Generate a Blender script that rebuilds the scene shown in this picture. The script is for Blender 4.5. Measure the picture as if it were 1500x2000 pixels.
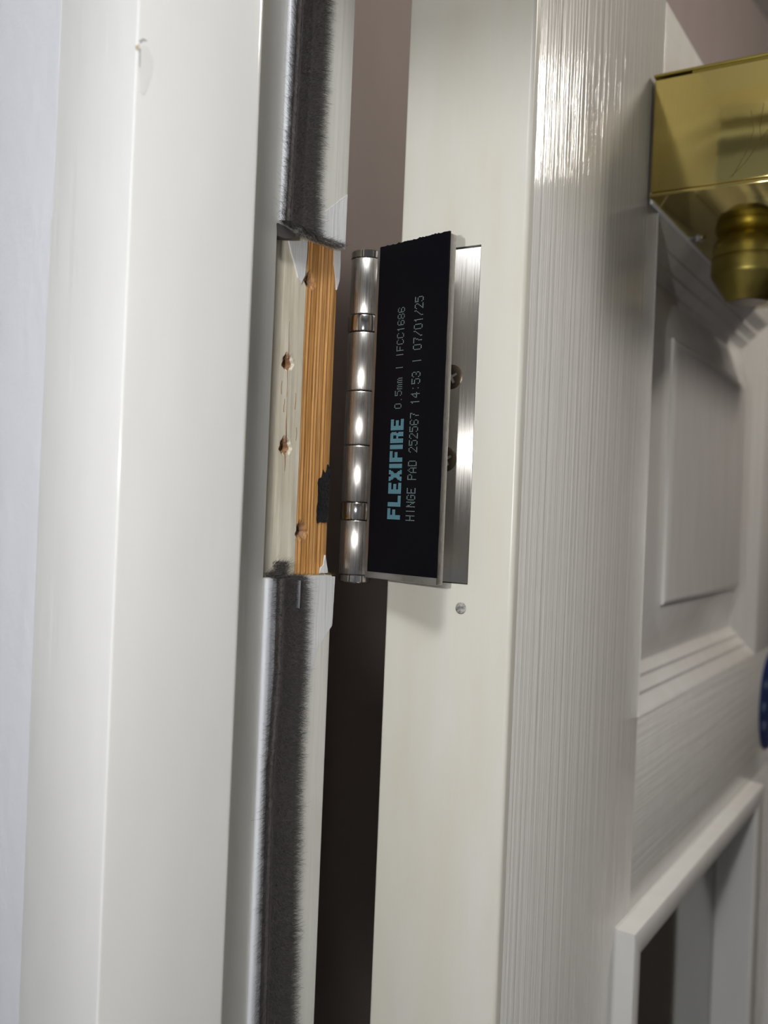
import bpy, bmesh, math, random
from mathutils import Matrix, Vector
random.seed(7)
for o in list(bpy.data.objects): bpy.data.objects.remove(o)
S = bpy.context.scene
COL = S.collection
MM = 0.001
HC = 1.770                                   # camera height; all z below are mm relative to it
F_PX, ROLL, YAW = 1880.0, math.radians(2.33), math.radians(38.6)

# ---------------------------------------------------------------- camera
cam = bpy.data.cameras.new('camera'); co = bpy.data.objects.new('camera', cam); COL.objects.link(co)
cam.sensor_fit = 'VERTICAL'; cam.sensor_height = 36; cam.sensor_width = 27
cam.lens = 36 * F_PX / 2000
cam.clip_start = 0.01; cam.clip_end = 30
cam.dof.use_dof = True; cam.dof.focus_distance = 0.286; cam.dof.aperture_fstop = 11.5
co.matrix_world = Matrix.Translation((0, 0, HC)) @ Matrix.Rotation(YAW, 4, 'Z') @ Matrix.Rotation(math.pi/2, 4, 'X') @ Matrix.Rotation(ROLL, 4, 'Z')
S.camera = co
# ---------------------------------------------------------------- world, exposure
w = bpy.data.worlds.new('world'); S.world = w; w.use_nodes = True
w.node_tree.nodes['Background'].inputs[0].default_value = (0.9, 0.95, 1.0, 1)
w.node_tree.nodes['Background'].inputs[1].default_value = 0.0   # closed rooms, no sky in view
vs = S.view_settings; vs.view_transform = 'Standard'; vs.look = 'None'; vs.gamma = 1; vs.exposure = -0.30; vs.use_curve_mapping = False
# ---------------------------------------------------------------- lights outside the picture: the phone's flash beside the lens, one ceiling lamp either side of the doorway
FLASH_W, HALL_W, ROOM_W = 1.72, 8.8, 6.4
R_ = Vector((math.cos(YAW), math.sin(YAW), 0)); FW = Vector((-math.sin(YAW), math.cos(YAW), 0))
fl = bpy.data.lights.new('phone_flash_offscreen', 'POINT'); fl.energy = FLASH_W; fl.shadow_soft_size = 0.0035; fl.color = (1.0, 0.985, 0.96)
fo = bpy.data.objects.new('phone_flash_offscreen', fl); COL.objects.link(fo)
fo.location = Vector((0, 0, HC)) + R_ * -0.059 + Vector((0, 0, 0.018)) - FW * 0.002

for nm, x, y, r, wt_, c_ in (('ceiling_lamp_hall_offscreen', 0.120, -0.230, 0.055, HALL_W, (0.97, 0.985, 1.0)),
                            ('ceiling_lamp_room_offscreen', 0.185, 0.735, 0.055, ROOM_W, (1.0, 0.93, 0.84))):
    ll = bpy.data.lights.new(nm, 'POINT'); ll.energy = wt_; ll.shadow_soft_size = r; ll.color = c_
    lo_ = bpy.data.objects.new(nm, ll); COL.objects.link(lo_); lo_.location = (x, y, HC+0.552-0.062)

# ---------------------------------------------------------------- pixel -> ray helpers (camera at the origin, mm)
def ray(px, py):
    a = (px-750)/F_PX; b = (1000-py)/F_PX
    a2 = a*math.cos(ROLL)-b*math.sin(ROLL); b2 = a*math.sin(ROLL)+b*math.cos(ROLL)
    return Vector((a2*math.cos(YAW)-math.sin(YAW), a2*math.sin(YAW)+math.cos(YAW), b2))
def on_plane(px, py, p, n):
    r = ray(px, py); t = (p[0]*n[0]+p[1]*n[1])/(r[0]*n[0]+r[1]*n[1]); return r*t
def onX(px, py, X):
    q = on_plane(px, py, (X, 0), (1, 0)); return q.y, q.z

# ---------------------------------------------------------------- materials
def new_mat(name):
    m = bpy.data.materials.new(name); m.use_nodes = True
    return m, m.node_tree, m.node_tree.nodes['Principled BSDF']
def nd(t, kind, **kw):
    n = t.nodes.new(kind)
    for k, v in kw.items(): setattr(n, k, v)
    return n
def stretched(t, scale, detail=3, rough=0.5, coord='Object'):
    tc = nd(t, 'ShaderNodeTexCoord'); mp = nd(t, 'ShaderNodeMapping')
    mp.inputs['Scale'].default_value = scale
    t.links.new(tc.outputs[coord], mp.inputs[0])
    n = nd(t, 'ShaderNodeTexNoise'); n.inputs['Scale'].default_value = 1; n.inputs['Detail'].default_value = detail; n.inputs['Roughness'].default_value = rough
    t.links.new(mp.outputs[0], n.inputs[0])
    return n
def ramp(t, src, stops):
    r = nd(t, 'ShaderNodeValToRGB'); cr = r.color_ramp
    while len(cr.elements) > 1: cr.elements.remove(cr.elements[-1])
    cr.elements[0].position = stops[0][0]; cr.elements[0].color = (*stops[0][1], 1)
    for p, c in stops[1:]:
        e = cr.elements.new(p); e.color = (*c, 1)
    t.links.new(src, r.inputs[0]); return r
def bump(t, b, srcs):
    prev = None
    for src, dist in srcs:
        n = nd(t, 'ShaderNodeBump'); n.inputs['Strength'].default_value = 1; n.inputs['Distance'].default_value = dist
        t.links.new(src, n.inputs['Height'])
        if prev: t.links.new(prev.outputs[0], n.inputs['Normal'])
        prev = n
    t.links.new(prev.outputs[0], b.inputs['Normal'])
def paint(name, c1, c2, rough, streak, sdist, lump=(60, 60, 20), ldist=0.0004, spec=0.5, coat=0.0):
    m, t, b = new_mat(name)
    n1 = stretched(t, streak, 4); n2 = stretched(t, lump, 3)
    r = ramp(t, n2.outputs[0], [(0.35, c1), (0.65, c2)])
    t.links.new(r.outputs[0], b.inputs['Base Color'])
    b.inputs['Roughness'].default_value = rough; b.inputs['Specular IOR Level'].default_value = spec
    b.inputs['Coat Weight'].default_value = coat; b.inputs['Coat Roughness'].default_value = 0.08
    bump(t, b, [(n1.outputs[0], sdist), (n2.outputs[0], ldist)])
    return m
def plain(name, c, rough=0.5, metal=0.0, spec=0.5):
    m, t, b = new_mat(name); b.inputs['Base Color'].default_value = (*c, 1); b.inputs['Roughness'].default_value = rough
    b.inputs['Metallic'].default_value = metal; b.inputs['Specular IOR Level'].default_value = spec
    n = stretched(t, (300, 300, 300), 2); bump(t, b, [(n.outputs[0], 0.00003)])
    return m
M = {}
M['frame'] = paint('white gloss frame paint', (0.79, 0.79, 0.775), (0.81, 0.81, 0.80), 0.13, (500, 500, 9), 0.00005, ldist=0.0003)
M['front'] = paint('white frame front paint', (0.80, 0.80, 0.79), (0.82, 0.82, 0.81), 0.42, (700, 700, 12), 0.0001, ldist=0.0004, spec=0.35)
M['rebate'] = paint('white rebate paint', (0.76, 0.75, 0.69), (0.81, 0.80, 0.755), 0.28, (900, 900, 14), 0.00010)
M['fresh'] = paint('fresh white paint', (0.77, 0.775, 0.785), (0.80, 0.805, 0.81), 0.25, (1200, 1200, 60), 0.0002)
M['cream'] = paint('old cream paint', (0.74, 0.67, 0.52), (0.82, 0.76, 0.63), 0.45, (900, 900, 30), 0.00015, lump=(120, 120, 60))
M['dooredge'] = paint('cream white door edge paint', (0.735, 0.71, 0.615), (0.77, 0.755, 0.69), 0.3, (500, 500, 10), 0.00010, lump=(70, 70, 14), ldist=0.0005)
M['stile'] = paint('grained white gloss, vertical', (0.725, 0.715, 0.675), (0.755, 0.745, 0.71), 0.065, (30, 400, 4), 0.00062, lump=(90, 1100, 120), ldist=0.00010)
M['rail'] = paint('grained white gloss, horizontal', (0.725, 0.715, 0.675), (0.755, 0.745, 0.71), 0.12, (30, 7, 330), 0.0005, lump=(90, 90, 90), ldist=0.0001)
M['panel'] = paint('smooth white gloss', (0.745, 0.73, 0.70), (0.765, 0.755, 0.73), 0.2, (60, 60, 30), 0.0002)
M['wall'] = paint('cool white wall paint', (0.76, 0.78, 0.83), (0.78, 0.80, 0.85), 0.55, (300, 300, 200), 0.0002)
M['mauve'] = paint('mauve wall paint', (0.33, 0.275, 0.26), (0.345, 0.29, 0.275), 0.7, (60, 60, 60), 0.0002)
M['ceil'] = paint('ceiling paint', (0.55, 0.54, 0.53), (0.57, 0.56, 0.55), 0.8, (60, 60, 60), 0.0002)
M['hallfloor'] = paint('pale pink carpet', (0.55, 0.48, 0.46), (0.60, 0.53, 0.51), 0.9, (400, 400, 400), 0.001)
M['floor'] = paint('dark carpet', (0.06, 0.055, 0.05), (0.09, 0.08, 0.075), 0.9, (400, 400, 400), 0.001)
M['black'] = plain('black pad', (0.0022, 0.0025, 0.005), 0.5, spec=0.12)
M['ink'] = plain('pale blue ink', (0.11, 0.27, 0.34), 0.6)
M['inkw'] = plain('pale grey ink', (0.26, 0.36, 0.38), 0.6)
M['residue'] = paint('black adhesive residue', (0.004, 0.004, 0.007), (0.012, 0.012, 0.018), 0.4, (900, 900, 900), 0.0006)
M['fibre'] = plain('grey brush fibre', (0.085, 0.076, 0.073), 0.75)
M['carrier'] = paint('white plastic carrier', (0.72, 0.74, 0.79), (0.76, 0.78, 0.82), 0.2, (200, 200, 15), 0.00005)
M['clear'] = plain('glossy plastic fin', (0.22, 0.22, 0.24), 0.12)
M['debris'] = plain('yellowish dust', (0.20, 0.15, 0.05), 0.9)
M['blue'] = plain('blue sign plastic', (0.002, 0.022, 0.12), 0.35)
M['signink'] = plain('pale sign print', (0.22, 0.30, 0.42), 0.5)
M['plug'] = paint('grey filler', (0.16, 0.16, 0.15), (0.5, 0.49, 0.46), 0.7, (1500, 1500, 1500), 0.0004, lump=(900, 900, 900))
M['bronze'] = plain('dark steel screw', (0.16, 0.13, 0.10), 0.28, 1.0)
M['screw'] = plain('zinc screw', (0.6, 0.6, 0.62), 0.25, 1.0)
def steel(name, c, rough, streak, dist, aniso=0.0, tangent=None):
    m, t, b = new_mat(name); b.inputs['Metallic'].default_value = 1; b.inputs['Base Color'].default_value = (*c, 1)
    n = stretched(t, streak, 3, 0.7)
    r = ramp(t, n.outputs[0], [(0.3, (rough*0.75,)*3), (0.7, (rough*1.25,)*3)]); t.links.new(r.outputs[0], b.inputs['Roughness'])
    bump(t, b, [(n.outputs[0], dist)])
    if aniso:
        b.inputs['Anisotropic'].default_value = aniso
        if tangent:
            tg = nd(t, 'ShaderNodeCombineXYZ')
            for i in range(3): tg.inputs[i].default_value = tangent[i]
        else: tg = nd(t, 'ShaderNodeTangent', direction_type='RADIAL', axis='Z')
        t.links.new(tg.outputs[0], b.inputs['Tangent'])
    return m
M['steel'] = steel('brushed stainless steel', (0.58, 0.56, 0.53), 0.27, (4000, 4000, 60), 0.00002, 0.7)
M['leaf'] = steel('brushed stainless leaf', (0.58, 0.56, 0.53), 0.34, (3000, 3000, 40), 0.00003, 0.95, (0.9925, 0.1219, 0))
M['polish'] = steel('polished stainless steel', (0.66, 0.64, 0.61), 0.10, (300, 300, 300), 0.0000001)
M['edge'] = steel('sawn steel edge', (0.56, 0.54, 0.51), 0.42, (900, 900, 900), 0.00012)
M['brass'] = steel('polished brass', (0.66, 0.55, 0.20), 0.10, (40, 40, 40), 0.0001)
M['brass2'] = steel('satin brass', (0.40, 0.33, 0.09), 0.40, (100, 100, 100), 0.0000005)
M['scratch'] = plain('scratched brass', (0.16, 0.12, 0.03), 0.5, 0.6)
def glass():
    m, t, b = new_mat('fire glass'); b.inputs['Base Color'].default_value = (0.9, 0.95, 0.92, 1)
    b.inputs['Roughness'].default_value = 0.02; b.inputs['Transmission Weight'].default_value = 1; b.inputs['IOR'].default_value = 1.45
    return m
M['glass'] = glass()
def wood():
    m, t, b = new_mat('bare softwood')
    n = stretched(t, (300, 480, 11), 5, 0.62); n.inputs['Distortion'].default_value = 0.6; n2 = stretched(t, (900, 2600, 60), 3, 0.6)
    r = ramp(t, n.outputs[0], [(0.28, (0.28, 0.12, 0.028)), (0.42, (0.52, 0.245, 0.065)), (0.55, (0.68, 0.35, 0.115)), (0.72, (0.76, 0.38, 0.15))])
    r2 = ramp(t, n2.outputs[0], [(0.25, (0.35, 0.3, 0.25)), (0.5, (1, 1, 1))])
    mx = nd(t, 'ShaderNodeMix', data_type='RGBA', blend_type='MULTIPLY'); mx.inputs[0].default_value = 0.75
    t.links.new(r.outputs[0], mx.inputs[6]); t.links.new(r2.outputs[0], mx.inputs[7])
    t.links.new(mx.outputs[2], b.inputs['Base Color']); b.inputs['Roughness'].default_value = 0.55
    bump(t, b, [(n.outputs[0], 0.0004), (n2.outputs[0], 0.0002)])
    return m
M['wood'] = wood()
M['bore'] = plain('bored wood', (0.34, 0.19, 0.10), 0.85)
M['chip'] = plain('bare tan chip', (0.62, 0.53, 0.38), 0.6)
M['splinter'] = plain('torn wood fibre', (0.42, 0.28, 0.17), 0.8)
M['splinterg'] = plain('grey torn fibre', (0.30, 0.27, 0.24), 0.85)

# ---------------------------------------------------------------- object helpers (coordinates in mm, local to the parent)
def obj(name, verts, faces, mat, parent=None, smooth=False):
    me = bpy.data.meshes.new(name); me.from_pydata([(v[0]*MM, v[1]*MM, v[2]*MM) for v in verts], [], faces)
    me.materials.append(mat)
    bm = bmesh.new(); bm.from_mesh(me); bmesh.ops.recalc_face_normals(bm, faces=bm.faces); bm.to_mesh(me); bm.free()
    if smooth:
        for p in me.polygons: p.use_smooth = True
    o = bpy.data.objects.new(name, me); COL.objects.link(o)
    if parent: o.parent = parent
    return o
def obj_bm(name, bm, mat, parent=None, smooth=False, angle=None):
    for v in bm.verts: v.co *= MM
    bmesh.ops.recalc_face_normals(bm, faces=bm.faces)
    me = bpy.data.meshes.new(name); bm.to_mesh(me); bm.free(); me.materials.append(mat)
    if smooth:
        for p in me.polygons: p.use_smooth = True
    if angle is not None: me.set_sharp_from_angle(angle=math.radians(angle))
    o = bpy.data.objects.new(name, me); COL.objects.link(o)
    if parent: o.parent = parent
    return o
def empty(name, loc, rz=0):
    o = bpy.data.objects.new(name, None); COL.objects.link(o); o.empty_display_size = 0.02
    o.location = loc; o.rotation_euler = (0, 0, rz); return o
def thing(o, label, cat, group=None):
    o['label'] = label; o['category'] = cat
    if group: o['group'] = group
    return o
def struct(o, label=None, cat=None):
    o['kind'] = 'structure'
    if label: o['label'] = label
    if cat: o['category'] = cat
    return o
def add_box(bm, x0, x1, y0, y1, z0, z1):
    vs_ = [bm.verts.new((x, y, z)) for z in (z0, z1) for x, y in ((x0, y0), (x1, y0), (x1, y1), (x0, y1))]
    for f in ((3, 2, 1, 0), (4, 5, 6, 7), (0, 1, 5, 4), (1, 2, 6, 5), (2, 3, 7, 6), (3, 0, 4, 7)):
        bm.faces.new([vs_[i] for i in f])
    return vs_
def box(name, x0, x1, y0, y1, z0, z1, mat, parent=None, bev=0.0, seg=3):
    bm = bmesh.new(); add_box(bm, x0, x1, y0, y1, z0, z1)
    if bev:
        bmesh.ops.bevel(bm, geom=bm.edges[:], offset=bev, segments=seg, affect='EDGES', profile=0.5)
        return obj_bm(name, bm, mat, parent, True, 35)
    return obj_bm(name, bm, mat, parent)
def extrude_z(name, prof, z0, z1, mat, parent=None, nz=1, wob=None, smooth=True, angle=40):
    """closed xy profile extruded along z; wob(z,i) may shift a profile point"""
    vs_, fs = [], []; n = len(prof)
    for k in range(nz+1):
        z = z0+(z1-z0)*k/nz
        for i, (x, y) in enumerate(prof):
            dx, dy = wob(z, i) if wob else (0, 0)
            vs_.append((x+dx, y+dy, z))
    for k in range(nz):
        for i in range(n):
            a = k*n+i; b = k*n+(i+1) % n; fs.append((a, b, b+n, a+n))
    fs.append(tuple(range(n-1, -1, -1))); fs.append(tuple(nz*n+i for i in range(n)))
    o = obj(name, vs_, fs, mat, parent, smooth)
    if smooth: o.data.set_sharp_from_angle(angle=math.radians(angle))
    return o
def arc(cx, cy, r, a0, a1, n=5):
    return [(cx+r*math.cos(math.radians(a0+(a1-a0)*k/n)), cy+r*math.sin(math.radians(a0+(a1-a0)*k/n))) for k in range(n+1)]
def lathe(name, prof, cx, cy, mat, parent=None, n=48, angle=35, axis='z'):
    """prof = [(r, h)] bottom to top"""
    bm = bmesh.new(); rings = []
    for r, h in prof:
        if r < 1e-6: rings.append([bm.verts.new((cx, cy, h))])
        else: rings.append([bm.verts.new((cx+r*math.cos(2*math.pi*k/n), cy+r*math.sin(2*math.pi*k/n), h)) for k in range(n)])
    for a, b in zip(rings, rings[1:]):
        for k in range(n):
            k2 = (k+1) % n
            if len(a) == 1 and len(b) == 1: continue
            if len(a) == 1: bm.faces.new((a[0], b[k2], b[k]))
            elif len(b) == 1: bm.faces.new((a[k], a[k2], b[0]))
            else: bm.faces.new((a[k], a[k2], b[k2], b[k]))
    return obj_bm(name, bm, mat, parent, True, angle)
def cut(o, bm):
    """cut the closed shape bm (mm) out of the mesh object o, in o's own axes"""
    for v in bm.verts: v.co *= MM
    bmesh.ops.recalc_face_normals(bm, faces=bm.faces)
    cm = bpy.data.meshes.new('cutter'); bm.to_mesh(cm); bm.free()
    c = bpy.data.objects.new('cutter', cm); COL.objects.link(c)
    t = bpy.data.objects.new('target', o.data); COL.objects.link(t)
    md = t.modifiers.new('cut', 'BOOLEAN'); md.operation = 'DIFFERENCE'; md.object = c; md.solver = 'EXACT'
    bpy.context.view_layer.update()
    me = bpy.data.meshes.new_from_object(t.evaluated_get(bpy.context.evaluated_depsgraph_get()))
    bpy.data.objects.remove(t); bpy.data.objects.remove(c); bpy.data.meshes.remove(cm)
    me.set_sharp_from_angle(angle=math.radians(35)); o.data = me
def cross(bm, a, L, hw, z0, z1):
    n0 = [(L, -hw), (L, hw), (hw, hw), (hw, L), (-hw, L), (-hw, hw), (-L, hw), (-L, -hw), (-hw, -hw), (-hw, -L), (hw, -L), (hw, -hw)]
    rings = [[bm.verts.new((x*math.cos(a)-y*math.sin(a), x*math.sin(a)+y*math.cos(a), z)) for x, y in n0] for z in (z0, z1)]
    for i in range(12): bm.faces.new((rings[0][i], rings[0][(i+1) % 12], rings[1][(i+1) % 12], rings[1][i]))
    bm.faces.new(rings[0][::-1]); bm.faces.new(rings[1])
def prism_on_x(name, pix, X, th, mat, parent, jag=0.0):
    """flat patch traced on the plane x=X (pixels), th mm thick towards +x"""
    pts = [onX(px, py, X) for px, py in pix]
    if jag:
        out = []
        for (a, b), (c, d_) in zip(pts, pts[1:]+pts[:1]):
            L = math.hypot(c-a, d_-b); k = max(1, int(L/1.2))
            for i in range(k):
                f = i/k; out.append((a+(c-a)*f+random.uniform(-jag, jag), b+(d_-b)*f+random.uniform(-jag, jag)))
        pts = out
    n = len(pts)
    v = [(X-0.4, y, z_(z)) for y, z in pts]+[(X+th, y, z_(z)) for y, z in pts]
    f = [tuple(range(n)), tuple(range(2*n-1, n-1, -1))]+[(i, (i+1) % n, n+(i+1) % n, n+i) for i in range(n)]
    return obj(name, v, f, mat, parent)
def z_(rel): return HC/MM+rel        # mm height above the floor

# ================================================================ the setting
ZC, ZF = 552.0, -1770.0
XR, XS, XFR = -199.1, -182.0, -203.1          # rebate face, stop face, recess floor
Y0, YS, Y1 = 132.0, 171.5, 225.2              # frame front, back of the stop, far edge of the frame
ZT, ZB = 81.3, -20.3                          # hinge recess top and bottom
root = None
def sbox(name, x0, x1, y0, y1, z0, z1, mat, label, cat):
    return struct(box(name, x0, x1, y0, y1, z_(z0), z_(z1), mat), label, cat)
sbox('floor', -1700, 1700, -1700, Y1, ZF-60, ZF, M['hallfloor'], 'pale pinkish carpet of the hall', 'floor')
sbox('floor_far', -1700, 1700, Y1, 2700, ZF-60, ZF, M['floor'], 'dark carpet in the room beyond the door', 'floor')
sbox('ceiling', -1700, 1700, -1700, 2700, ZC, ZC+60, M['ceil'], 'pale grey ceiling above the doorway', 'ceiling')
sbox('wall_left', -1700, -213.0, Y0, Y1, ZF, ZC, M['wall'], 'cool white painted wall beside the door frame', 'wall')
sbox('wall_right', 670, 1700, Y0, Y1, ZF, ZC, M['wall'], 'white wall on the latch side of the doorway', 'wall')
sbox('wall_top', -213, 670, Y0, Y1, 252, ZC, M['wall'], 'white wall above the door frame', 'wall')
sbox('wall_back', -1700, 1700, -1700, -1640, ZF, ZC, M['wall'], 'pale hall wall opposite the doorway', 'wall')
sbox('wall_hall_left', -1700, -1640, -1640, Y0, ZF, ZC, M['wall'], 'pale end wall of the hall', 'wall')
sbox('wall_hall_right', 1640, 1700, -1640, Y0, ZF, ZC, M['wall'], 'pale end wall of the hall past the latch', 'wall')
sbox('wall_far_left', -405, -345, Y1, 2700, ZF, ZC, M['mauve'], 'mauve painted wall behind the open door', 'wall')
sbox('wall_far', -345, 1700, 2640, 2700, ZF, ZC, M['mauve'], 'mauve wall at the far end of the room', 'wall')
sbox('wall_far_right', 1640, 1700, Y1, 2640, ZF, ZC, M['mauve'], 'mauve wall on the right of the far room', 'wall')

# ---------------------------------------------------------------- door frame
fr = struct(empty('trim_1', (0, 0, 0)), 'white gloss rebated door frame with a bare hinge recess', 'door frame')
rnd = random.Random(3)
wt = [(rnd.uniform(0.004, 0.02), rnd.uniform(0, 6), rnd.uniform(0.08, 0.2)) for _ in range(6)]
def wav(z, ph): return sum(a*math.sin(z*k+p+ph) for k, p, a in wt)
# stop: front face at Y0, reveal face at XS
stop = [(-214.2, Y0+0.6)]+arc(-213.6, Y0+0.6, 0.6, 180, 270, 3)+arc(XS-0.5, Y0+0.5, 0.5, 270, 360, 4)+arc(XS-2.6, YS-2.6, 2.6, 0, 90, 7)+[(-214.2, YS)]
st_ = extrude_z('stop', stop, z_(ZF), z_(217), M['frame'], fr, 520, lambda z, i: (wav(z, i*0.25)*0.35, wav(z, 2+i*0.25)*0.3))
st_.data.materials.append(M['front'])
for p in st_.data.polygons:
    if p.normal.y < -0.8: p.material_index = 1
# rebate face above and below the recess
for z0, z1, nz in ((ZT, 217.0, 60), (ZF, ZB, 300)):
    pr = [(-214, YS-1), (XR, YS-1)]+[(XR, YS-1+(Y1-0.8-YS+1)*k/6) for k in range(1, 6)]+arc(XR-0.8, Y1-0.8, 0.8, 0, 90, 4)+[(-214, Y1)]
    extrude_z('rebate_face', pr, z_(z0), z_(z1), M['rebate'], fr, nz, lambda z, i: (wav(z*1.7, i*0.5)*0.15, wav(z*1.3, 1)*0.35 if i >= 7 else 0))
box('rebate_strip', -214, XR, YS-1, 194.9, z_(ZB-0.2), z_(ZT+0.2), M['rebate'], fr)
box('recess_core', -214, XFR-3.0, YS-1, Y1-3.0, z_(ZB), z_(ZT), M['wood'], fr)
# head of the frame
box('head', -214, 670, Y0, YS, z_(217), z_(252), M['frame'], fr, 1.2)
box('head_rebate', -214, 670, YS, Y1, z_(230), z_(252), M['rebate'], fr)
# recess floor as two height fields: old cream paint, then bare timber
YP = sum(onX(*p, XFR)[0] for p in ((598, 490), (589, 780), (576, 1060)))/3
YL = sum(onX(*p, XFR)[0] for p in ((536, 560), (530, 700), (517, 1060)))/3
YE = sum(onX(*p, XFR)[0] for p in ((655, 640), (651, 780), (638, 1090)))/3
holes = [(onX(605, 548, XFR), 1.2, 2.6), (onX(561, 708, XFR), 1.5, 2.4), (onX(556, 872, XFR), 1.4, 2.6), (onX(588, 1037, XFR), 1.3, 2.7)]
def hole_depth(y, z):
    d = 0.0
    for (hy, hz), r, R in holes:
        an = math.atan2(z-hz, y-hy); q = math.hypot(y-hy, (z-hz)*0.92)*(1+0.10*math.sin(3*an+hz)+0.07*math.sin(7*an+2*hz))
        if q < r: d = max(d, 1.3+6.0*min(1, (r-q)/(0.25*r)))
        elif q < R: d = max(d, 1.3*(R-q)/(R-r))
    return d
cracks = [(holes[1][0], 9, -8), (holes[2][0], 10, -7)]
def hfield(name, ya, yb, za, zb, step, fn, mat):
    ny = max(2, int((yb-ya)/step)); nz = int((zb-za)/step); vs_, fs = [], []
    for j in range(nz+1):
        for i in range(ny+1):
            y = ya+(yb-ya)*i/ny; z = za+(zb-za)*j/nz
            vs_.append((XFR+fn(y, z), y, z_(z)))
    for j in range(nz):
        for i in range(ny):
            a = j*(ny+1)+i; fs.append((a, a+1, a+ny+2, a+ny+1))
    o = obj(name, vs_, fs, mat, fr, True)
    o.data.materials.append(M['bore'])
    for p in o.data.polygons:
        c = p.center; y, z = c.y/MM, c.z/MM-HC/MM
        if hole_depth(y, z) > 0.75: p.material_index = 1
    return o
def paint_h(y, z):
    h = -hole_depth(y, z)+0.05*math.sin(y*1.3+z*0.11)
    return h+0.25
gr = [(rnd.uniform(1.5, 6), rnd.uniform(0, 6), rnd.uniform(0.01, 0.04)) for _ in range(9)]
def wood_h(y, z):
    h = -hole_depth(y, z)+sum(a*math.sin(k*(y+0.25*math.sin(z*0.05))+p) for k, p, a in gr)*1.6
    h -= 0.35*max(0, (y-(YE-1.2)))**1.3
    if y < YP+0.9: h -= 0.35*(1-abs((y-YP-0.45)/0.45)) if abs(y-YP-0.45) < 0.45 else 0
    return h
hfield('recess_paint', 194.8, YP, ZB-0.2, ZT+0.2, 0.18, paint_h, M['cream'])
hfield('bare_timber', YP-0.02, YE, ZB-0.2, ZT+0.2, 0.2, wood_h, M['wood'])
box('timber_edge', XFR-8, XFR-0.55, YE-1.5, YE-0.02, z_(ZB), z_(ZT), M['wood'], fr)
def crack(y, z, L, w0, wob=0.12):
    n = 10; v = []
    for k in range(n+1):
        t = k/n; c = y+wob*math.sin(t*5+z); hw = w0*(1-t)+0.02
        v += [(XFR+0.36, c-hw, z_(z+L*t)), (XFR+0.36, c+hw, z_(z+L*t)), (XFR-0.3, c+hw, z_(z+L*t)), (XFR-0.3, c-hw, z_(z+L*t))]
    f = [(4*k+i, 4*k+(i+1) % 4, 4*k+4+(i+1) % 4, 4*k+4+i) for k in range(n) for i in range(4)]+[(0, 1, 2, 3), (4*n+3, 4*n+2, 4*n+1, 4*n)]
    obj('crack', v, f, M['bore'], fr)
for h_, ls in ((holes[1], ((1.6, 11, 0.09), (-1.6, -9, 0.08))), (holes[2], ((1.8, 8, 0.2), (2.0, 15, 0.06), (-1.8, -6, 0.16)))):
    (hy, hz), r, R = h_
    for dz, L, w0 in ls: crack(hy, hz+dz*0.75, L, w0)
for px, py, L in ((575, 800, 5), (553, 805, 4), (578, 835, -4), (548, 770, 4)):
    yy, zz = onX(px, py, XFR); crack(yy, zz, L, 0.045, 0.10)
# dark bore and splintered rim of each old screw hole
def tri_cloud(name, tris, mat, parent, kind=None):
    v, f = [], []
    for t3 in tris:
        b = len(v); v += list(t3); f.append(tuple(range(b, b+len(t3))))
    o = obj(name, v, f, mat, parent)
    if kind: o['kind'] = kind
    return o
for k, ((hy, hz), r, R) in enumerate(holes):
    tr = []
    for _ in range(60 if k in (1, 2) else 110):
        a = random.uniform(0, 2*math.pi); q = random.uniform(r*1.25, R*(1.2 if k in (1, 2) else 1.3))
        y = hy+q*math.cos(a); z = hz+q*math.sin(a)*1.1
        L = random.uniform(0.3, 1.0); an = a+random.uniform(-1.4, 1.4) if k in (0, 3) else math.pi/2+random.uniform(-0.7, 0.7)
        x = XFR+random.uniform(-0.2, 0.35)-0.5*hole_depth(y, z)/3
        w2 = random.uniform(0.03, 0.08)
        dy, dz = math.cos(an), math.sin(an)
        tr.append(((x, y-dz*w2, z_(z+dy*w2)), (x, y+dz*w2, z_(z-dy*w2)), (x+random.uniform(0, 0.4), y+dy*L, z_(z+dz*L))))
    tri_cloud('splinters', tr, M['splinterg' if k == 3 else 'splinter'], fr, 'stuff')
# paint tongues left on the bare recess, black residue of the old pad
prism_on_x('paint_remnant', [(563, 470), (600, 472), (598, 502), (594, 538), (588, 553), (581, 542), (575, 517), (568, 492)], XFR+0.35, 0.35, M['fresh'], fr, 0.08)
prism_on_x('paint_remnant', [(651, 488), (663, 488), (663, 520), (661, 548), (656, 566), (653, 540), (650, 515)], XFR-0.2, 0.5, M['fresh'], fr, 0.06)
prism_on_x('paint_remnant', [(634, 1084), (639, 1119), (622, 1120), (626, 1108), (630, 1104)], XFR+0.1, 0.4, M['fresh'], fr, 0.06)
prism_on_x('pad_residue', [(640, 908), (644, 912), (641, 1020), (618, 1021), (621, 935), (627, 932), (630, 918), (636, 924)], XFR+0.1, 0.25, M['residue'], fr, 0.22)
prism_on_x('paint_layer', [(594, 1126), (654, 1126), (648, 1222), (620, 1265), (612, 1300), (603, 1330), (597, 1330), (592, 1250)], XR+0.05, 0.12, M['fresh'], fr, 0.05)
prism_on_x('paint_layer', [(626, 420), (678, 380), (674, 484), (650, 476), (628, 462)], XR+0.05, 0.14, M['fresh'], fr, 0.08)
# paint chip and nibs on the stop
prism_on_x('paint_chip', [(271, 92), (277, 86), (288, 94), (298, 120), (293, 150), (279, 186), (271, 180), (268, 130)], XS-0.28, 0.36, M['frame'], fr, 0.12)
prism_on_x('chip_mark', [(266, 89), (271, 86), (272, 95), (268, 97)], XS+0.02, 0.12, M['chip'], fr)
prism_on_x('chip_mark', [(271, 79), (279, 75), (288, 80), (280, 79), (274, 84)], XS+0.02, 0.08, M['plug'], fr)
prism_on_x('chip_mark', [(272, 95), (274, 95), (273, 132), (272, 132)], XS+0.06, 0.08, M['plug'], fr)
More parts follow.
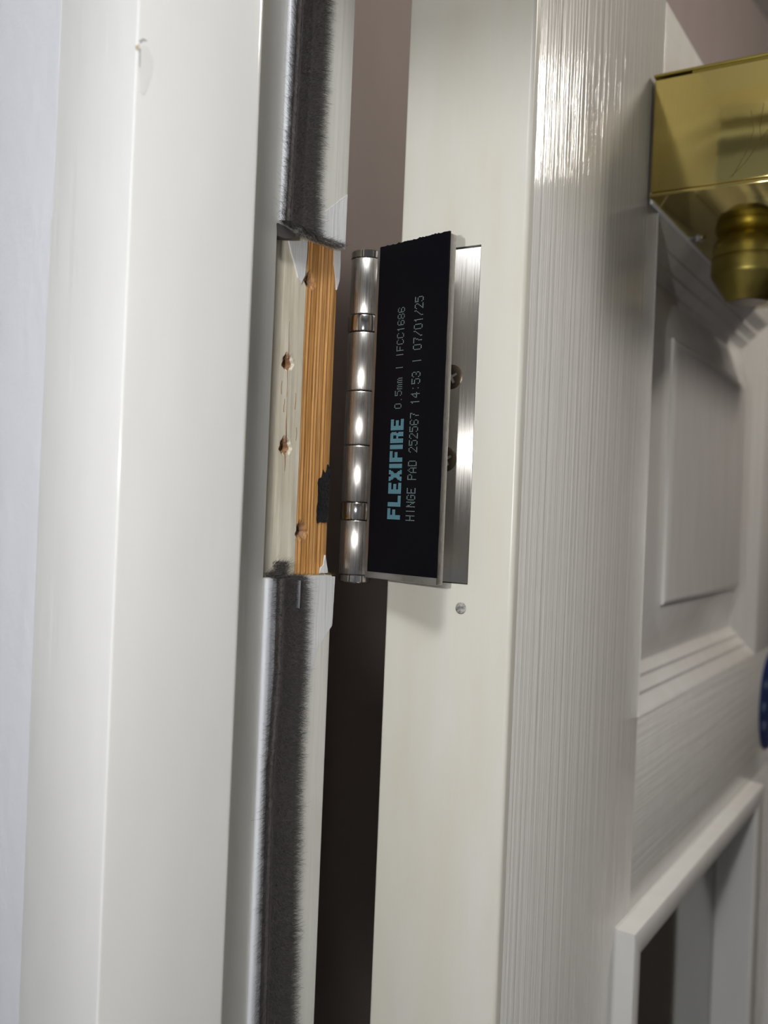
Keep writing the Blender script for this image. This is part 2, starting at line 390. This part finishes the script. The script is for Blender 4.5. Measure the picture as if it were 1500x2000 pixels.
# yellowish dust on the lower ledge
tr = []
for _ in range(500):
    y = random.uniform(YL+2, YE+0.5); x = random.uniform(XFR, XR); z = ZB+random.uniform(-0.05, 0.9)*random.random()
    a = random.uniform(0, 6.28); L = random.uniform(0.2, 0.9)
    tr.append(((x, y, z_(z)), (x+0.12, y+0.1, z_(z+0.05)), (x+L*0.5*math.sin(a), y+L*math.cos(a), z_(z+0.3*random.random()))))
tri_cloud('dust', tr, M['debris'], fr, 'stuff')

# ---------------------------------------------------------------- brush seals
def hairs(n, area, xbase, lens, rad=0.04):
    """area(): (y,z,lean) ; short bent ribbons growing along +x"""
    v, f = [], []
    for _ in range(n):
        y, z, ly, lz, L, xb = area()
        a = random.uniform(0, math.pi); wy, wz = rad*math.cos(a), rad*math.sin(a)
        j1, j2 = random.gauss(0, 0.35), random.gauss(0, 0.35)
        pts = []
        for k in range(4):
            t = k/3; pts.append((xb+L*t*(1-0.25*t), y+L*(ly*t+j1*t*t), z_(z)+L*(lz*t+j2*t*t)))
        b = len(v)
        for k, (x, yy, zz) in enumerate(pts):
            s = 1-0.6*k/3; v.append((x, yy-wy*s, zz-wz*s)); v.append((x, yy+wy*s, zz+wz*s))
        for k in range(3): f.append((b+2*k, b+2*k+1, b+2*k+3, b+2*k+2))
    return v, f
def fuzz_y(tab, z):
    tab = sorted(tab)
    if z <= tab[0][0]: return tab[0][1:]
    for a, b in zip(tab, tab[1:]):
        if z <= b[0]:
            t = (z-a[0])/(b[0]-a[0]); return tuple(a[i]+(b[i]-a[i])*t for i in (1, 2))
    return tab[-1][1:]
def seal(label, z0, z1, pix, zh0, zh1, dens, tuft, splitrow):
    t = thing(empty('brush_seal', (XR*MM, 205*MM, z_(z0)*MM)), label, 'door seal', 'brush seals in the frame rebate')
    ox, oy, oz = XR, 205.0, z_(z0)
    loc = lambda vs_: [(x-ox, y-oy, z-oz) for x, y, z in vs_]
    tab = []
    XT = XR+3.0
    for yy, xl, xr in pix:
        a = onX(xl, yy, XT); b = onX(xr, yy, XT); tab.append(((a[1]+b[1])/2, a[0], b[0]))
    # carrier strip with a rounded nose
    prof = [(XR-1.5, 195.0)]+[(XR+0.9+0.9*math.cos(math.radians(a)), 195.9+0.9*math.sin(math.radians(a))) for a in (200, 240, 270, 300, 330, 360)]+[(XR+1.7, 197.4), (XR+1.1, 198.4), (XR+0.9, 201.5), (XR+0.9, 209.5), (XR+0.3, 210.2), (XR-1.5, 210.2)]
    vs_, fs = [], []; n = len(prof); nz = 40
    for k in range(nz+1):
        z = z_(z0+(z1-z0)*k/nz)
        for x, y in prof: vs_.append((x, y, z))
    for k in range(nz):
        for i in range(n): fs.append((k*n+i, k*n+(i+1) % n, (k+1)*n+(i+1) % n, (k+1)*n+i))
    fs += [tuple(range(n-1, -1, -1)), tuple(nz*n+i for i in range(n))]
    obj('carrier', loc(vs_), fs, M['carrier'], t, True).data.set_sharp_from_angle(angle=0.9)
    # dark pile core
    vs_, fs = [], []; nz = 60
    for k in range(nz+1):
        z = z0+(z1-z0)*k/nz; a, b = fuzz_y(tab, z); a += 0.9; b -= 0.9
        for x, y in ((XR+0.5, a), (XR+2.2, a+0.2), (XR+2.9, a+1), (XR+2.9, b-1), (XR+2.2, b-0.2), (XR+0.5, b)): vs_.append((x, y, z_(z)))
    n = 6
    for k in range(nz):
        for i in range(n-1): fs.append((k*n+i, k*n+i+1, (k+1)*n+i+1, (k+1)*n+i))
    fs += [tuple(range(n)), tuple(nz*n+i for i in range(n-1, -1, -1))]
    obj('pile_core', loc(vs_), fs, M['fibre'], t)
    def area():
        z = random.uniform(zh0, zh1); a, b = fuzz_y(tab, z); a += 0.6; b -= 0.6
        q = random.random(); y = a+(b-a)*q
        if splitrow and abs(q-0.5) < 0.035: y -= (b-a)*0.08
        ly = (q-0.5)*1.5; xb = XR+2.6 if 0.12 < q < 0.88 else XR+random.uniform(0.9, 2.4)
        if q < 0.16: ly -= 0.8
        if q > 0.88: ly += 0.6
        return y, z, ly, random.gauss(0, 0.25), random.uniform(0.8, 2.3)*(1.35 if q < 0.12 and random.random() < 0.4 else 1), xb
    v, f = hairs(int(dens*(zh1-zh0)), area, XR, 2)
    p = obj('pile', loc(v), f, M['fibre'], t); p['kind'] = 'stuff'
    def tarea():
        cy, cz, sy, sz, dz = random.choice(tuft)
        y = cy+random.uniform(-sy, sy); z = cz+random.uniform(-sz, sz)
        return y, z, random.gauss(0, 0.5), dz+random.gauss(0, 0.35), random.uniform(1.0, 2.3), XR+random.uniform(-2.5, 2.2)
    v, f = hairs(3200, tarea, XR, 2)
    p = obj('frayed_end', loc(v), f, M['fibre'], t); p['kind'] = 'stuff'
    return t
up = seal('white carrier with dark grey brush pile above the bare hinge recess', ZT+1.2, 216,
     [(0, 583, 646), (200, 572, 634), (330, 565, 625), (455, 556, 626)], ZT+0.6, 190, 330,
     [(onX(560, 447, XR)[0], ZT+1.2, 2.5, 0.8, -0.35), (onX(600, 455, XR)[0], ZT+0.8, 4, 0.8, -0.5), (onX(640, 470, XR)[0], ZT+0.2, 6, 0.4, -0.2)], True)
lo = seal('white carrier with dark grey brush pile below the bare hinge recess', -1700, ZB-0.2,
     [(1126, 546, 602), (1300, 541, 597), (1500, 525, 587), (1750, 518, 580), (2000, 512, 576)], -240, ZB-0.3, 330,
     [(onX(547, 1098, XR)[0], ZB+2.5, 1.3, 1.8, 0.3), (onX(535, 1110, XR)[0], ZB+0.6, 2, 0.6, 0.2), (onX(570, 1122, XR)[0], ZB-0.2, 4, 0.3, 0.1)], False)
pp = [(540, 436), (556, 444), (574, 458), (572, 467), (552, 466), (541, 461)]  # dark fibre-coloured solid standing in for the shadowed hole where the carrier is cut
q3 = [onX(a, b, XR) for a, b in pp]; n3 = len(q3); zu = z_(ZT+1.2)
obj('shadow_hole_fill', [(x, y-205, z_(z)-zu) for x in (-2.0, 0.6) for y, z in q3], [tuple(range(n3)), tuple(range(2*n3-1, n3-1, -1))]+[(i, (i+1) % n3, n3+(i+1) % n3, n3+i) for i in range(n3)], M['fibre'], up)
# glossy fin standing in the lower pile
yf, zf = onX(583, 1150, XR+3.5)
box('fin', 2.6, 4.3, yf-205-0.09, yf-205+0.09, 1700+ZB-9, 1700+ZB-0.8, M['clear'], lo, 0.04, 2)

# ---------------------------------------------------------------- the door, local axes: x out of the push face, y along the door, z up
DA = math.radians(7.0)
dr = struct(empty('door_1', (-146.2*MM, 244.85*MM, 0), DA), 'open white grained panel door with a glazed lower panel', 'door')
DT, TH, DW = 213.7, 43.1, 838.0
ZD0 = ZF+6
DE = (math.cos(DA), math.sin(DA)); DD = (-math.sin(DA), math.cos(DA)); DC = (-146.2, 244.85)
def dface(px, py, off=0):
    q = on_plane(px, py, (DC[0]+DE[0]*off, DC[1]+DE[1]*off), DE)
    return (q.x-DC[0])*DD[0]+(q.y-DC[1])*DD[1], q.z
def dedge(px, py, off=0):
    q = on_plane(px, py, (DC[0]-DD[0]*off, DC[1]-DD[1]*off), DD)
    return (q.x-DC[0])*DE[0]+(q.y-DC[1])*DE[1], q.z
# hanging stile: slab with a hinge housing in its edge
bm = bmesh.new()
def stile_mesh(name, y0, y1, mat):
    bm = bmesh.new(); add_box(bm, -TH, 0, y0, y1, z_(ZD0), z_(DT))
    bmesh.ops.bevel(bm, geom=bm.edges[:], offset=0.15, segments=2, affect='EDGES', profile=0.5)
    return obj_bm(name, bm, mat, dr, True, 40)
PL0, PL1, PZ0, PZ1 = 131.0, 377.0, -80.0, 127.0
stile_mesh('stile', 3.6, PL0, M['stile'])
stile_mesh('stile', DW-PL0, DW, M['stile'])
# painted lipping on the hinge edge, housed out for the hinge leaf
ox_r = -14.6                                     # right edge of the housing
def lip(name, x0, x1, z0, z1, corners):
    pr = [(x0, 3.8)]+([(x0, 0.9)]+arc(x0+0.9, 0.9, 0.9, 180, 270, 4) if corners[0] else [(x0, 0)])+(arc(x1-1.5, 1.5, 1.5, 270, 360, 6) if corners[1] else [(x1, 0)])+[(x1, 3.8)]
    extrude_z(name, pr, z_(z0), z_(z1), M['dooredge'], dr, max(2, int((z1-z0)/6)), lambda z, i: (0, wav(z*1.4, i)*0.12))
lip('edge_lipping', -TH, 0.05, ZD0, ZB-0.6, (1, 1))
lip('edge_lipping', -TH, 0.05, ZT+0.5, DT, (1, 1))
lip('edge_lipping', ox_r, 0.05, ZB-0.6, ZT+0.5, (0, 1))
pz = dedge(900, 1188)
pl = lathe('filled_hole', [(0.001, 0.35), (1.5, 0.35), (1.8, 0.1), (1.8, -0.3)], 0, 0, M['plug'], dr, 24)
pl.matrix_local = Matrix.Translation((pz[0]*MM, 0.06*MM, z_(pz[1])*MM)) @ Matrix.Rotation(math.pi/2, 4, 'X')
# rails and muntin
def rail(z0, z1, y0=PL0, y1=DW-PL0, mat='rail', nm='rail', x0=-TH):
    box(nm, x0, 0, y0, y1, z_(z0), z_(z1), M[mat], dr, 0.25, 2)
rail(PZ1, DT); rail(-160, PZ0); rail(ZD0, -1480); rail(-900, -800)
rail(PZ0, PZ1, PL1, DW-PL1, 'stile', 'muntin')
rail(-800, -160, PL1+4, DW-PL1-4, 'stile', 'muntin'); rail(-1480, -900, PL1, DW-PL1, 'stile', 'muntin')
# raised-and-fielded panels: concentric rectangles (inset, depth)
def fielded(y0, y1, z0, z1):
    steps = [(0, 0.2), (0.6, -0.1), (2.0, -1.2), (5.5, -4.2), (6.2, -4.6), (7.6, -4.7), (8.2, -5.2), (11.5, -8.0), (12.2, -8.3), (13.4, -8.4), (14.0, -8.9), (17.0, -11.4), (18.2, -12.0), (20, -12.2), (22, -12.0), (42, -4.4), (43.2, -4.2), (43.6, -3.2), (45.5, -2.2), (48, -2.0)]
    vs_, fs = [], []
    for i, d_ in steps:
        vs_ += [(d_, y0+i, z_(z0+i)), (d_, y1-i, z_(z0+i)), (d_, y1-i, z_(z1-i)), (d_, y0+i, z_(z1-i))]
    for k in range(len(steps)-1):
        for j in range(4): fs.append((4*k+j, 4*k+(j+1) % 4, 4*k+4+(j+1) % 4, 4*k+4+j))
    b = 4*(len(steps)-1); fs.append((b, b+1, b+2, b+3))
    k = len(vs_); vs_ += [(-TH+6, y0, z_(z0)), (-TH+6, y1, z_(z0)), (-TH+6, y1, z_(z1)), (-TH+6, y0, z_(z1))]
    fs.append((k+3, k+2, k+1, k))
    for j in range(4): fs.append((j, k+j, k+(j+1) % 4, (j+1) % 4))
    o = obj('raised_panel', vs_, fs, M['panel'], dr, True); o.data.set_sharp_from_angle(angle=math.radians(25))
for a, b in ((PL0, PL1), (DW-PL1, DW-PL0)):
    fielded(a, b, PZ0, PZ1); fielded(a, b, -1480, -900)
# glazed lower openings: mitred beads either side of the glass
def bead_ring(y0, y1, z0, z1):
    wd, pr = 13.0, 8.0
    prof = [(0, -0.3)]+[(0, pr-1.2), (0.35, pr-0.35), (1.2, pr)]+[(wd-2.5, pr-0.8), (wd-0.8, pr-1.5), (wd, pr-2.6), (wd, -16.0), (-6, -16.0)]
    prof = [(-0.9, 0.35), (-0.4, 0.5)]+prof[1:]
    cor = [(y0, z0, 1, 1), (y1, z0, -1, 1), (y1, z1, -1, -1), (y0, z1, 1, -1)]
    for k in range(4):
        A, B_ = cor[k], cor[(k+1) % 4]; vs_, fs = [], []; n = len(prof)
        for c in (A, B_):
            for i, d_ in prof: vs_.append((d_, c[0]+c[2]*i, z_(c[1]+c[3]*i)))
        for i in range(n): fs.append((i, (i+1) % n, n+(i+1) % n, n+i))
        fs += [tuple(range(n)), tuple(range(2*n-1, n-1, -1))]
        o = obj('glazing_bead', vs_, fs, M['panel'], dr, True); o.data.set_sharp_from_angle(angle=math.radians(30))
        vs_ = []
        for c in (A, B_):
            for i, d_ in ((wd, -19), (wd, -39), (wd-2, -41), (0, -41), (0, -19)): vs_.append((d_, c[0]+c[2]*i, z_(c[1]+c[3]*i)))
        fs = [(i, (i+1) % 5, 5+(i+1) % 5, 5+i) for i in range(5)]+[(0, 1, 2, 3, 4), (9, 8, 7, 6, 5)]
        obj('back_bead', vs_, fs, M['panel'], dr)
    box('glass_pane', -19, -16, y0+2, y1-2, z_(z0+2), z_(z1-2), M['glass'], dr)
bead_ring(113, 380, -790, -160.5)
bead_ring(DW-380, DW-113, -790, -160.5)

# ---------------------------------------------------------------- steel butt hinge, parts relative to the knuckle axis
KX, KY = -199.5, 236.1
HZ0 = -20.6; HL = 102.0
hg = thing(empty('butt_hinge', (KX*MM, KY*MM, z_(HZ0)*MM)), 'stainless steel ball bearing butt hinge, frame leaf loose with a black pad', 'hinge')
LA = math.radians(-7.6); LD = (math.cos(LA), math.sin(LA)); LN = (math.sin(LA), -math.cos(LA))
LV = 4.0
def lp(u, v, z): return (u*LD[0]+v*LN[0], u*LD[1]+v*LN[1], z)      # leaf coordinates -> hinge local
def leaf_box(name, u0, u1, v0, v1, z0, z1, mat, bev=0.25, parent=hg):
    bm = bmesh.new(); add_box(bm, u0, u1, v0, v1, z0, z1)
    if bev: bmesh.ops.bevel(bm, geom=bm.edges[:], offset=bev, segments=2, affect='EDGES', profile=0.5)
    for v in bm.verts: v.co = Vector(lp(*v.co))
    return obj_bm(name, bm, mat, parent, bool(bev), 35)
UF = 39.4; uL0 = 8.9
fleaf = leaf_box('frame_leaf', uL0, UF, LV-3.0, LV, 0, HL, M['edge'], 0.35)
# barrels: real knuckles split at the joints seen, with two bearing rings and end caps
def kz(px, py):
    r = ray(px, py); t = (KY-4.5)/r[1]; return r[2]*t-HZ0
cuts = [kz(716, 500), kz(712, 612), kz(709, 646), kz(707, 762), kz(703, 869), kz(699, 981), kz(696, 1016), kz(693, 1124)]
zt = cuts
def barrel(name, z1, z0, r, mat, g=0.18):
    lathe(name, [(0.5, z0+g*0.5), (r-0.45, z0+g*0.5), (r-0.12, z0+g*0.5+0.12), (r, z0+g*0.5+0.45), (r, z1-g*0.5-0.45), (r-0.12, z1-g*0.5-0.12), (r-0.45, z1-g*0.5), (0.5, z1-g*0.5)], 0, 0, mat, hg, 64)
barrel('knuckle', zt[0], zt[1], 5.05, M['steel'])
barrel('bearing_ring', zt[1], zt[2], 5.42, M['polish'])
barrel('knuckle', zt[2], zt[3], 5.1, M['steel'])
barrel('knuckle', zt[3], zt[4], 5.1, M['steel'])
barrel('knuckle', zt[4], zt[5], 5.1, M['steel'])
barrel('bearing_ring', zt[5], zt[6], 5.42, M['polish'])
barrel('knuckle', zt[6], zt[7], 5.05, M['steel'])
ZA, ZZ = zt[0], zt[7]
lathe('end_cap', [(0.001, ZA+0.02), (5.0, ZA+0.02), (5.1, ZA+0.12), (5.1, ZA+2.1), (4.85, ZA+2.4), (0.001, ZA+2.5)], 0, 0, M['polish'], hg, 64)
lathe('end_cap', [(0.001, ZZ-2.5), (4.85, ZZ-2.4), (5.1, ZZ-2.1), (5.1, ZZ-0.12), (5.0, ZZ-0.02), (0.001, ZZ-0.02)], 0, 0, M['polish'], hg, 64)
lathe('pin', [(3.2, 0.3), (3.2, HL-0.3)], 0, 0, M['bronze'], hg, 24)
# door leaf let into the door edge
c7, s7 = math.cos(DA), math.sin(DA)
def dl(o, s, z):                                  # door coordinates -> hinge local
    X = DC[0]+DE[0]*o+DD[0]*s; Y = DC[1]+DE[1]*o+DD[1]*s; return (X-KX, Y-KY, z-HZ0)
bm = bmesh.new(); add_box(bm, -50.5, ox_r-0.25, 0.35, 3.4, HZ0, HZ0+HL)
bmesh.ops.bevel(bm, geom=bm.edges[:], offset=0.3, segments=2, affect='EDGES', profile=0.5)
for v in bm.verts: v.co = Vector(dl(*v.co))
dleaf = obj_bm('door_leaf', bm, M['leaf'], hg, True, 35)
for py in (735, 897):
    xr, zz = dedge(904 if py == 735 else 893, py); xc = xr-4.1
    sc = lathe('screw', [(0, -2.6), (1.6, -2.6), (4.1, -0.5), (3.9, -0.05), (3.2, 0.22), (1.7, 0.25), (0, 0.26)], 0, 0, M['bronze'], hg, 40)
    px_, py_, pz_ = dl(xc, 0.35, zz)
    sc.matrix_local = Matrix.Translation((px_*MM, py_*MM, pz_*MM)) @ Matrix.Rotation(DA, 4, 'Z') @ Matrix.Rotation(math.pi/2, 4, 'X')
    cb = bmesh.new(); cross(cb, 0.5, 2.1, 0.42, -1.7, 0.8); cut(sc, cb)
# black intumescent pad on the back of the loose leaf
def lpix(px, py, v=LV+0.6):
    p = (KX+LN[0]*v, KY+LN[1]*v); q = on_plane(px, py, p, LN)
    return (q.x-KX)*LD[0]+(q.y-KY)*LD[1], q.z-HZ0
uL = sum(lpix(*p)[0] for p in ((741, 505), (729, 800), (719, 1110)))/3
uR = sum(lpix(*p)[0] for p in ((878, 470), (866, 800), (849, 1120)))/3
zb0 = lpix(720, 1116)[1]; zb1 = lpix(848, 1129)[1]
vs_, top, bot = [], [], []
N = 46
for k in range(N+1):
    u = uL+(uR-uL)*k/N
    top.append((u, HL+0.3+(random.uniform(-0.1, 0.35) if k % 2 else random.uniform(-0.05, 0.12)))); bot.append((u, zb0+(zb1-zb0)*k/N))
ring_ = bot+[(uR+0.05*math.sin(k*1.7), zb1+(HL-zb1)*k/30) for k in range(1, 30)]+top[::-1]+[(uL+0.04*math.sin(k*2.1), HL+(zb0-HL)*k/30) for k in range(1, 30)]
n = len(ring_)
vs_ = [lp(u, LV-0.02, z) for u, z in ring_]+[lp(u, LV+0.6, z) for u, z in ring_]
fs = [tuple(range(n)), tuple(range(2*n-1, n-1, -1))]+[(i, (i+1) % n, n+(i+1) % n, n+i) for i in range(n)]
pad = obj('intumescent_pad', vs_, fs, M['black'], hg); pad['label'] = 'black fire pad printed with pale blue dot lettering'
# dot matrix print
FONT = {'0': '01110 10001 10001 10001 10001 10001 01110', '1': '00100 01100 00100 00100 00100 00100 00100', '2': '01110 10001 00001 00010 00100 01000 11111',
 '3': '01110 10001 00001 00110 00001 10001 01110', '4': '00010 00110 01010 10010 11111 00010 00010', '5': '11111 10000 11110 00001 00001 10001 01110',
 '6': '01110 10001 10000 11110 10001 10001 01110', '7': '11111 00001 00010 00010 00100 00100 00100', '8': '01110 10001 10001 01110 10001 10001 01110',
 ':': '00000 00100 00000 00000 00000 00100 00000', '|': '00100 00100 00100 00100 00100 00100 00100', '/': '00001 00001 00010 00100 01000 10000 10000',
 '.': '00000 00000 00000 00000 00000 00000 00100', 'm': '00000 00000 11010 10101 10101 10101 10101', 'I': '00100 00100 00100 00100 00100 00100 00100',
 'F': '11111 10000 10000 11110 10000 10000 10000', 'C': '01110 10001 10000 10000 10000 10001 01110', 'H': '10001 10001 10001 11111 10001 10001 10001',
 'N': '10001 11001 11001 10101 10011 10011 10001', 'G': '01110 10001 10000 10111 10001 10001 01110', 'E': '11111 10000 10000 11110 10000 10000 11111',
 'P': '11110 10001 10001 11110 10000 10000 10000', 'A': '00100 01010 10001 10001 11111 10001 10001', 'D': '11110 10001 10001 10001 10001 10001 11110', ' ': ' '.join(['00000']*7)}
def bold(ch):
    W_, H_ = (4, 13) if ch == 'I' else (10, 13); out = []
    for r in range(H_):
        row = ''
        for c in range(W_):
            on = {'I': True, 'F': c < 4 or r < 3 or (5 <= r < 8 and c < 9), 'L': c < 4 or r >= 10,
                  'E': c < 4 or r < 3 or r >= 10 or (5 <= r < 8 and c < 9),
                  'X': abs(c-4.5-(r-6)*0.55) < 1.9 or abs(c-4.5+(r-6)*0.55) < 1.9,
                  'R': c < 4 or (r < 3 and c < 9) or (c > 6 and 1 <= r < 6) or (6 <= r < 8 and c < 9) or (r >= 8 and c > 5)}[ch]
            row += '1' if on else '0'
        out.append(row)
    return out
def print_line(name, cells, p0, p1, width_u, mat, dot):
    """cells: list of bitmaps; baseline from p0 to p1 (u,z), letters' tops towards -u"""
    total = sum(len(c[0]) for c in cells)+sum(1.6 if len(c) > 7 else 1.0 for c in cells[:-1])
    pz_ = (p1[1]-p0[1])/total; v, f = [], []; pos = 0
    for c in cells:
        R2 = len(c)
        for r, row in enumerate(c):
            for k, ch in enumerate(row):
                if ch != '1': continue
                t = (pos+k+0.5)/total
                z = p0[1]+(pos+k+0.5)*pz_; u = p0[0]+(p1[0]-p0[0])*t-width_u*(R2-1-r)/(R2-1)
                hz = abs(pz_)*dot*0.5; hu = width_u/(R2-1)*dot*0.5
                b = len(v); v += [lp(u-hu, LV+0.615, z-hz), lp(u+hu, LV+0.615, z-hz), lp(u+hu, LV+0.615, z+hz), lp(u-hu, LV+0.615, z+hz)]; f.append((b, b+1, b+2, b+3))
        pos += len(c[0])+(1.6 if R2 > 7 else 1.0)
    return obj(name, v, f, mat, pad)
fb = lambda s: [FONT[c].split() for c in s]
print_line('brand_lettering', [bold(c) for c in 'FLEXIFIRE'], lpix(780, 1015), lpix(788, 818), lpix(780, 1005)[0]-lpix(757, 1003)[0], M['ink'], 0.86)
print_line('small_lettering', fb('0.5mm | IFCC1686'), lpix(783, 798), lpix(790.5, 599), lpix(783, 792)[0]-lpix(771, 791)[0], M['inkw'], 0.62)
print_line('date_lettering', fb('HINGE PAD 252567 14:53 | 07/01/25'), lpix(808, 1018), lpix(827, 577), lpix(808, 1012)[0]-lpix(793, 1011)[0], M['inkw'], 0.62)

# ---------------------------------------------------------------- brass overhead closer on the push face (door axes)
cl = thing(empty('door_closer', dr.location.copy(), DA), 'polished brass overhead door closer with round spindle boss', 'door closer')
cl.location.z = 0
CS0, CS1, CO, CZ0, CZ1 = 114.0, 330.0, 53.0, 128.5, 174.2
box('mounting_plate', 0.05, 1.4, CS0+5.0, CS1, z_(CZ0-1.6), z_(CZ1+1), M['fresh'], cl, 0.4, 2)
# cover: sheet brass box, open slot below the top lip at its near corner
bm = bmesh.new(); add_box(bm, 1.5, CO, CS0, CS1, z_(CZ0+1.1), z_(CZ1))
bmesh.ops.bevel(bm, geom=bm.edges[:], offset=0.7, segments=3, affect='EDGES', profile=0.5)
obj_bm('cover', bm, M['brass'], cl, True, 35)
box('top_lip', 1.2, CO+0.3, CS0-0.3, CS1, z_(CZ1+0.9), z_(CZ1+2.0), M['brass2'], cl, 0.3, 2)
box('lip_web', 16.0, CO, CS0+0.35, CS1, z_(CZ1-0.3), z_(CZ1+1.2), M['brass2'], cl)
box('slot_back', 2.0, 16.2, CS0+9.0, CS1-4, z_(CZ1-0.3), z_(CZ1+1.2), M['brass2'], cl)
box('bottom_plate', 1.2, CO+0.4, CS0-0.5, CS1, z_(CZ0-0.6), z_(CZ0+0.7), M['brass'], cl, 0.25, 2)
box('plate_seam', 2, CO-1.2, CS0+1.2, CS1-1, z_(CZ0+0.6), z_(CZ0+1.3), M['brass2'], cl)
sp = lathe('spindle_boss', [(0.001, -28.6), (8.6, -28.6), (9.4, -27.8), (12.4, -23.4), (15.6, -18.2), (16.1, -17.2), (16.2, -16.4), (16.2, -11.2), (15.5, -10.8), (15.5, -10.1), (16.2, -9.7), (16.2, -7), (15.7, -4), (14.4, -1.5), (12.5, 0.2), (12.5, 1)], 26, 184, M['brass2'], cl, 64)
sp.location.z = z_(CZ0-0.6)*MM
be = lathe('spindle_end', [(0.001, -28.9), (7.9, -28.85), (8.1, -28.4)], 26, 184, M['bronze'], sp, 40)
sl = dface(1362, 465)
scw = lathe('plate_screw', [(0, -1.7), (1.9, -1.6), (3.1, -1.0), (3.6, 0), (0, 0.0)], 0, 0, M['screw'], cl, 32)
r_ = ray(1362, 465); t_ = (CZ0-0.6)/r_[2]; q_ = r_*t_
scw.location = (((q_.x-DC[0])*DE[0]+(q_.y-DC[1])*DE[1])*MM, ((q_.x-DC[0])*DD[0]+(q_.y-DC[1])*DD[1])*MM, z_(CZ0-0.5)*MM)
cb = bmesh.new(); cross(cb, 0.0, 2.0, 0.4, -2.2, -0.7); cut(scw, cb)
def cend(px, py):
    q = on_plane(px, py, (DC[0]+DD[0]*(CS0-0.03), DC[1]+DD[1]*(CS0-0.03)), DD)
    return (q.x-DC[0])*DE[0]+(q.y-DC[1])*DE[1], q.z
for line in (((1467, 215), (1472, 255), (1460, 292), (1430, 345)), ((1500, 252), (1478, 285), (1455, 318), (1424, 348)), ((1492, 200), (1484, 250), (1488, 280))):
    v, f = [], []
    for k, (a, b) in enumerate(line):
        x, z = cend(a, b); v += [(x-0.1, CS0-0.03, z_(z)), (x+0.1, CS0-0.03, z_(z)-0.1), (x+0.1, CS0+0.1, z_(z)-0.1), (x-0.1, CS0+0.1, z_(z))]
    for k in range(len(line)-1): f += [(4*k+i, 4*k+(i+1) % 4, 4*k+4+(i+1) % 4, 4*k+4+i) for i in range(4)]
    obj('scratch', v, f, M['scratch'], cl)

# ---------------------------------------------------------------- round blue sign on the lock rail
sg = thing(empty('door_sign', dr.location.copy(), DA), 'round blue plastic sign on the door rail', 'sign')
sy, sz, sr = 431.0, -116.0, 33.0
dsk = lathe('sign_disc', [(0.001, 1.5), (sr-0.6, 1.5), (sr, 1.0), (sr, 0.02)], 0, 0, M['blue'], sg, 72)
dsk.matrix_local = Matrix.Translation((0.02*MM, sy*MM, z_(sz)*MM)) @ Matrix.Rotation(math.pi/2, 4, 'Y')
for dz_, a in ((13, 20), (-1, 24), (-14, 20)):
    box('print_mark', 1.5, 1.58, sy-a-4, sy-a+3, z_(sz+dz_-2.4), z_(sz+dz_+2.4), M['signink'], sg)
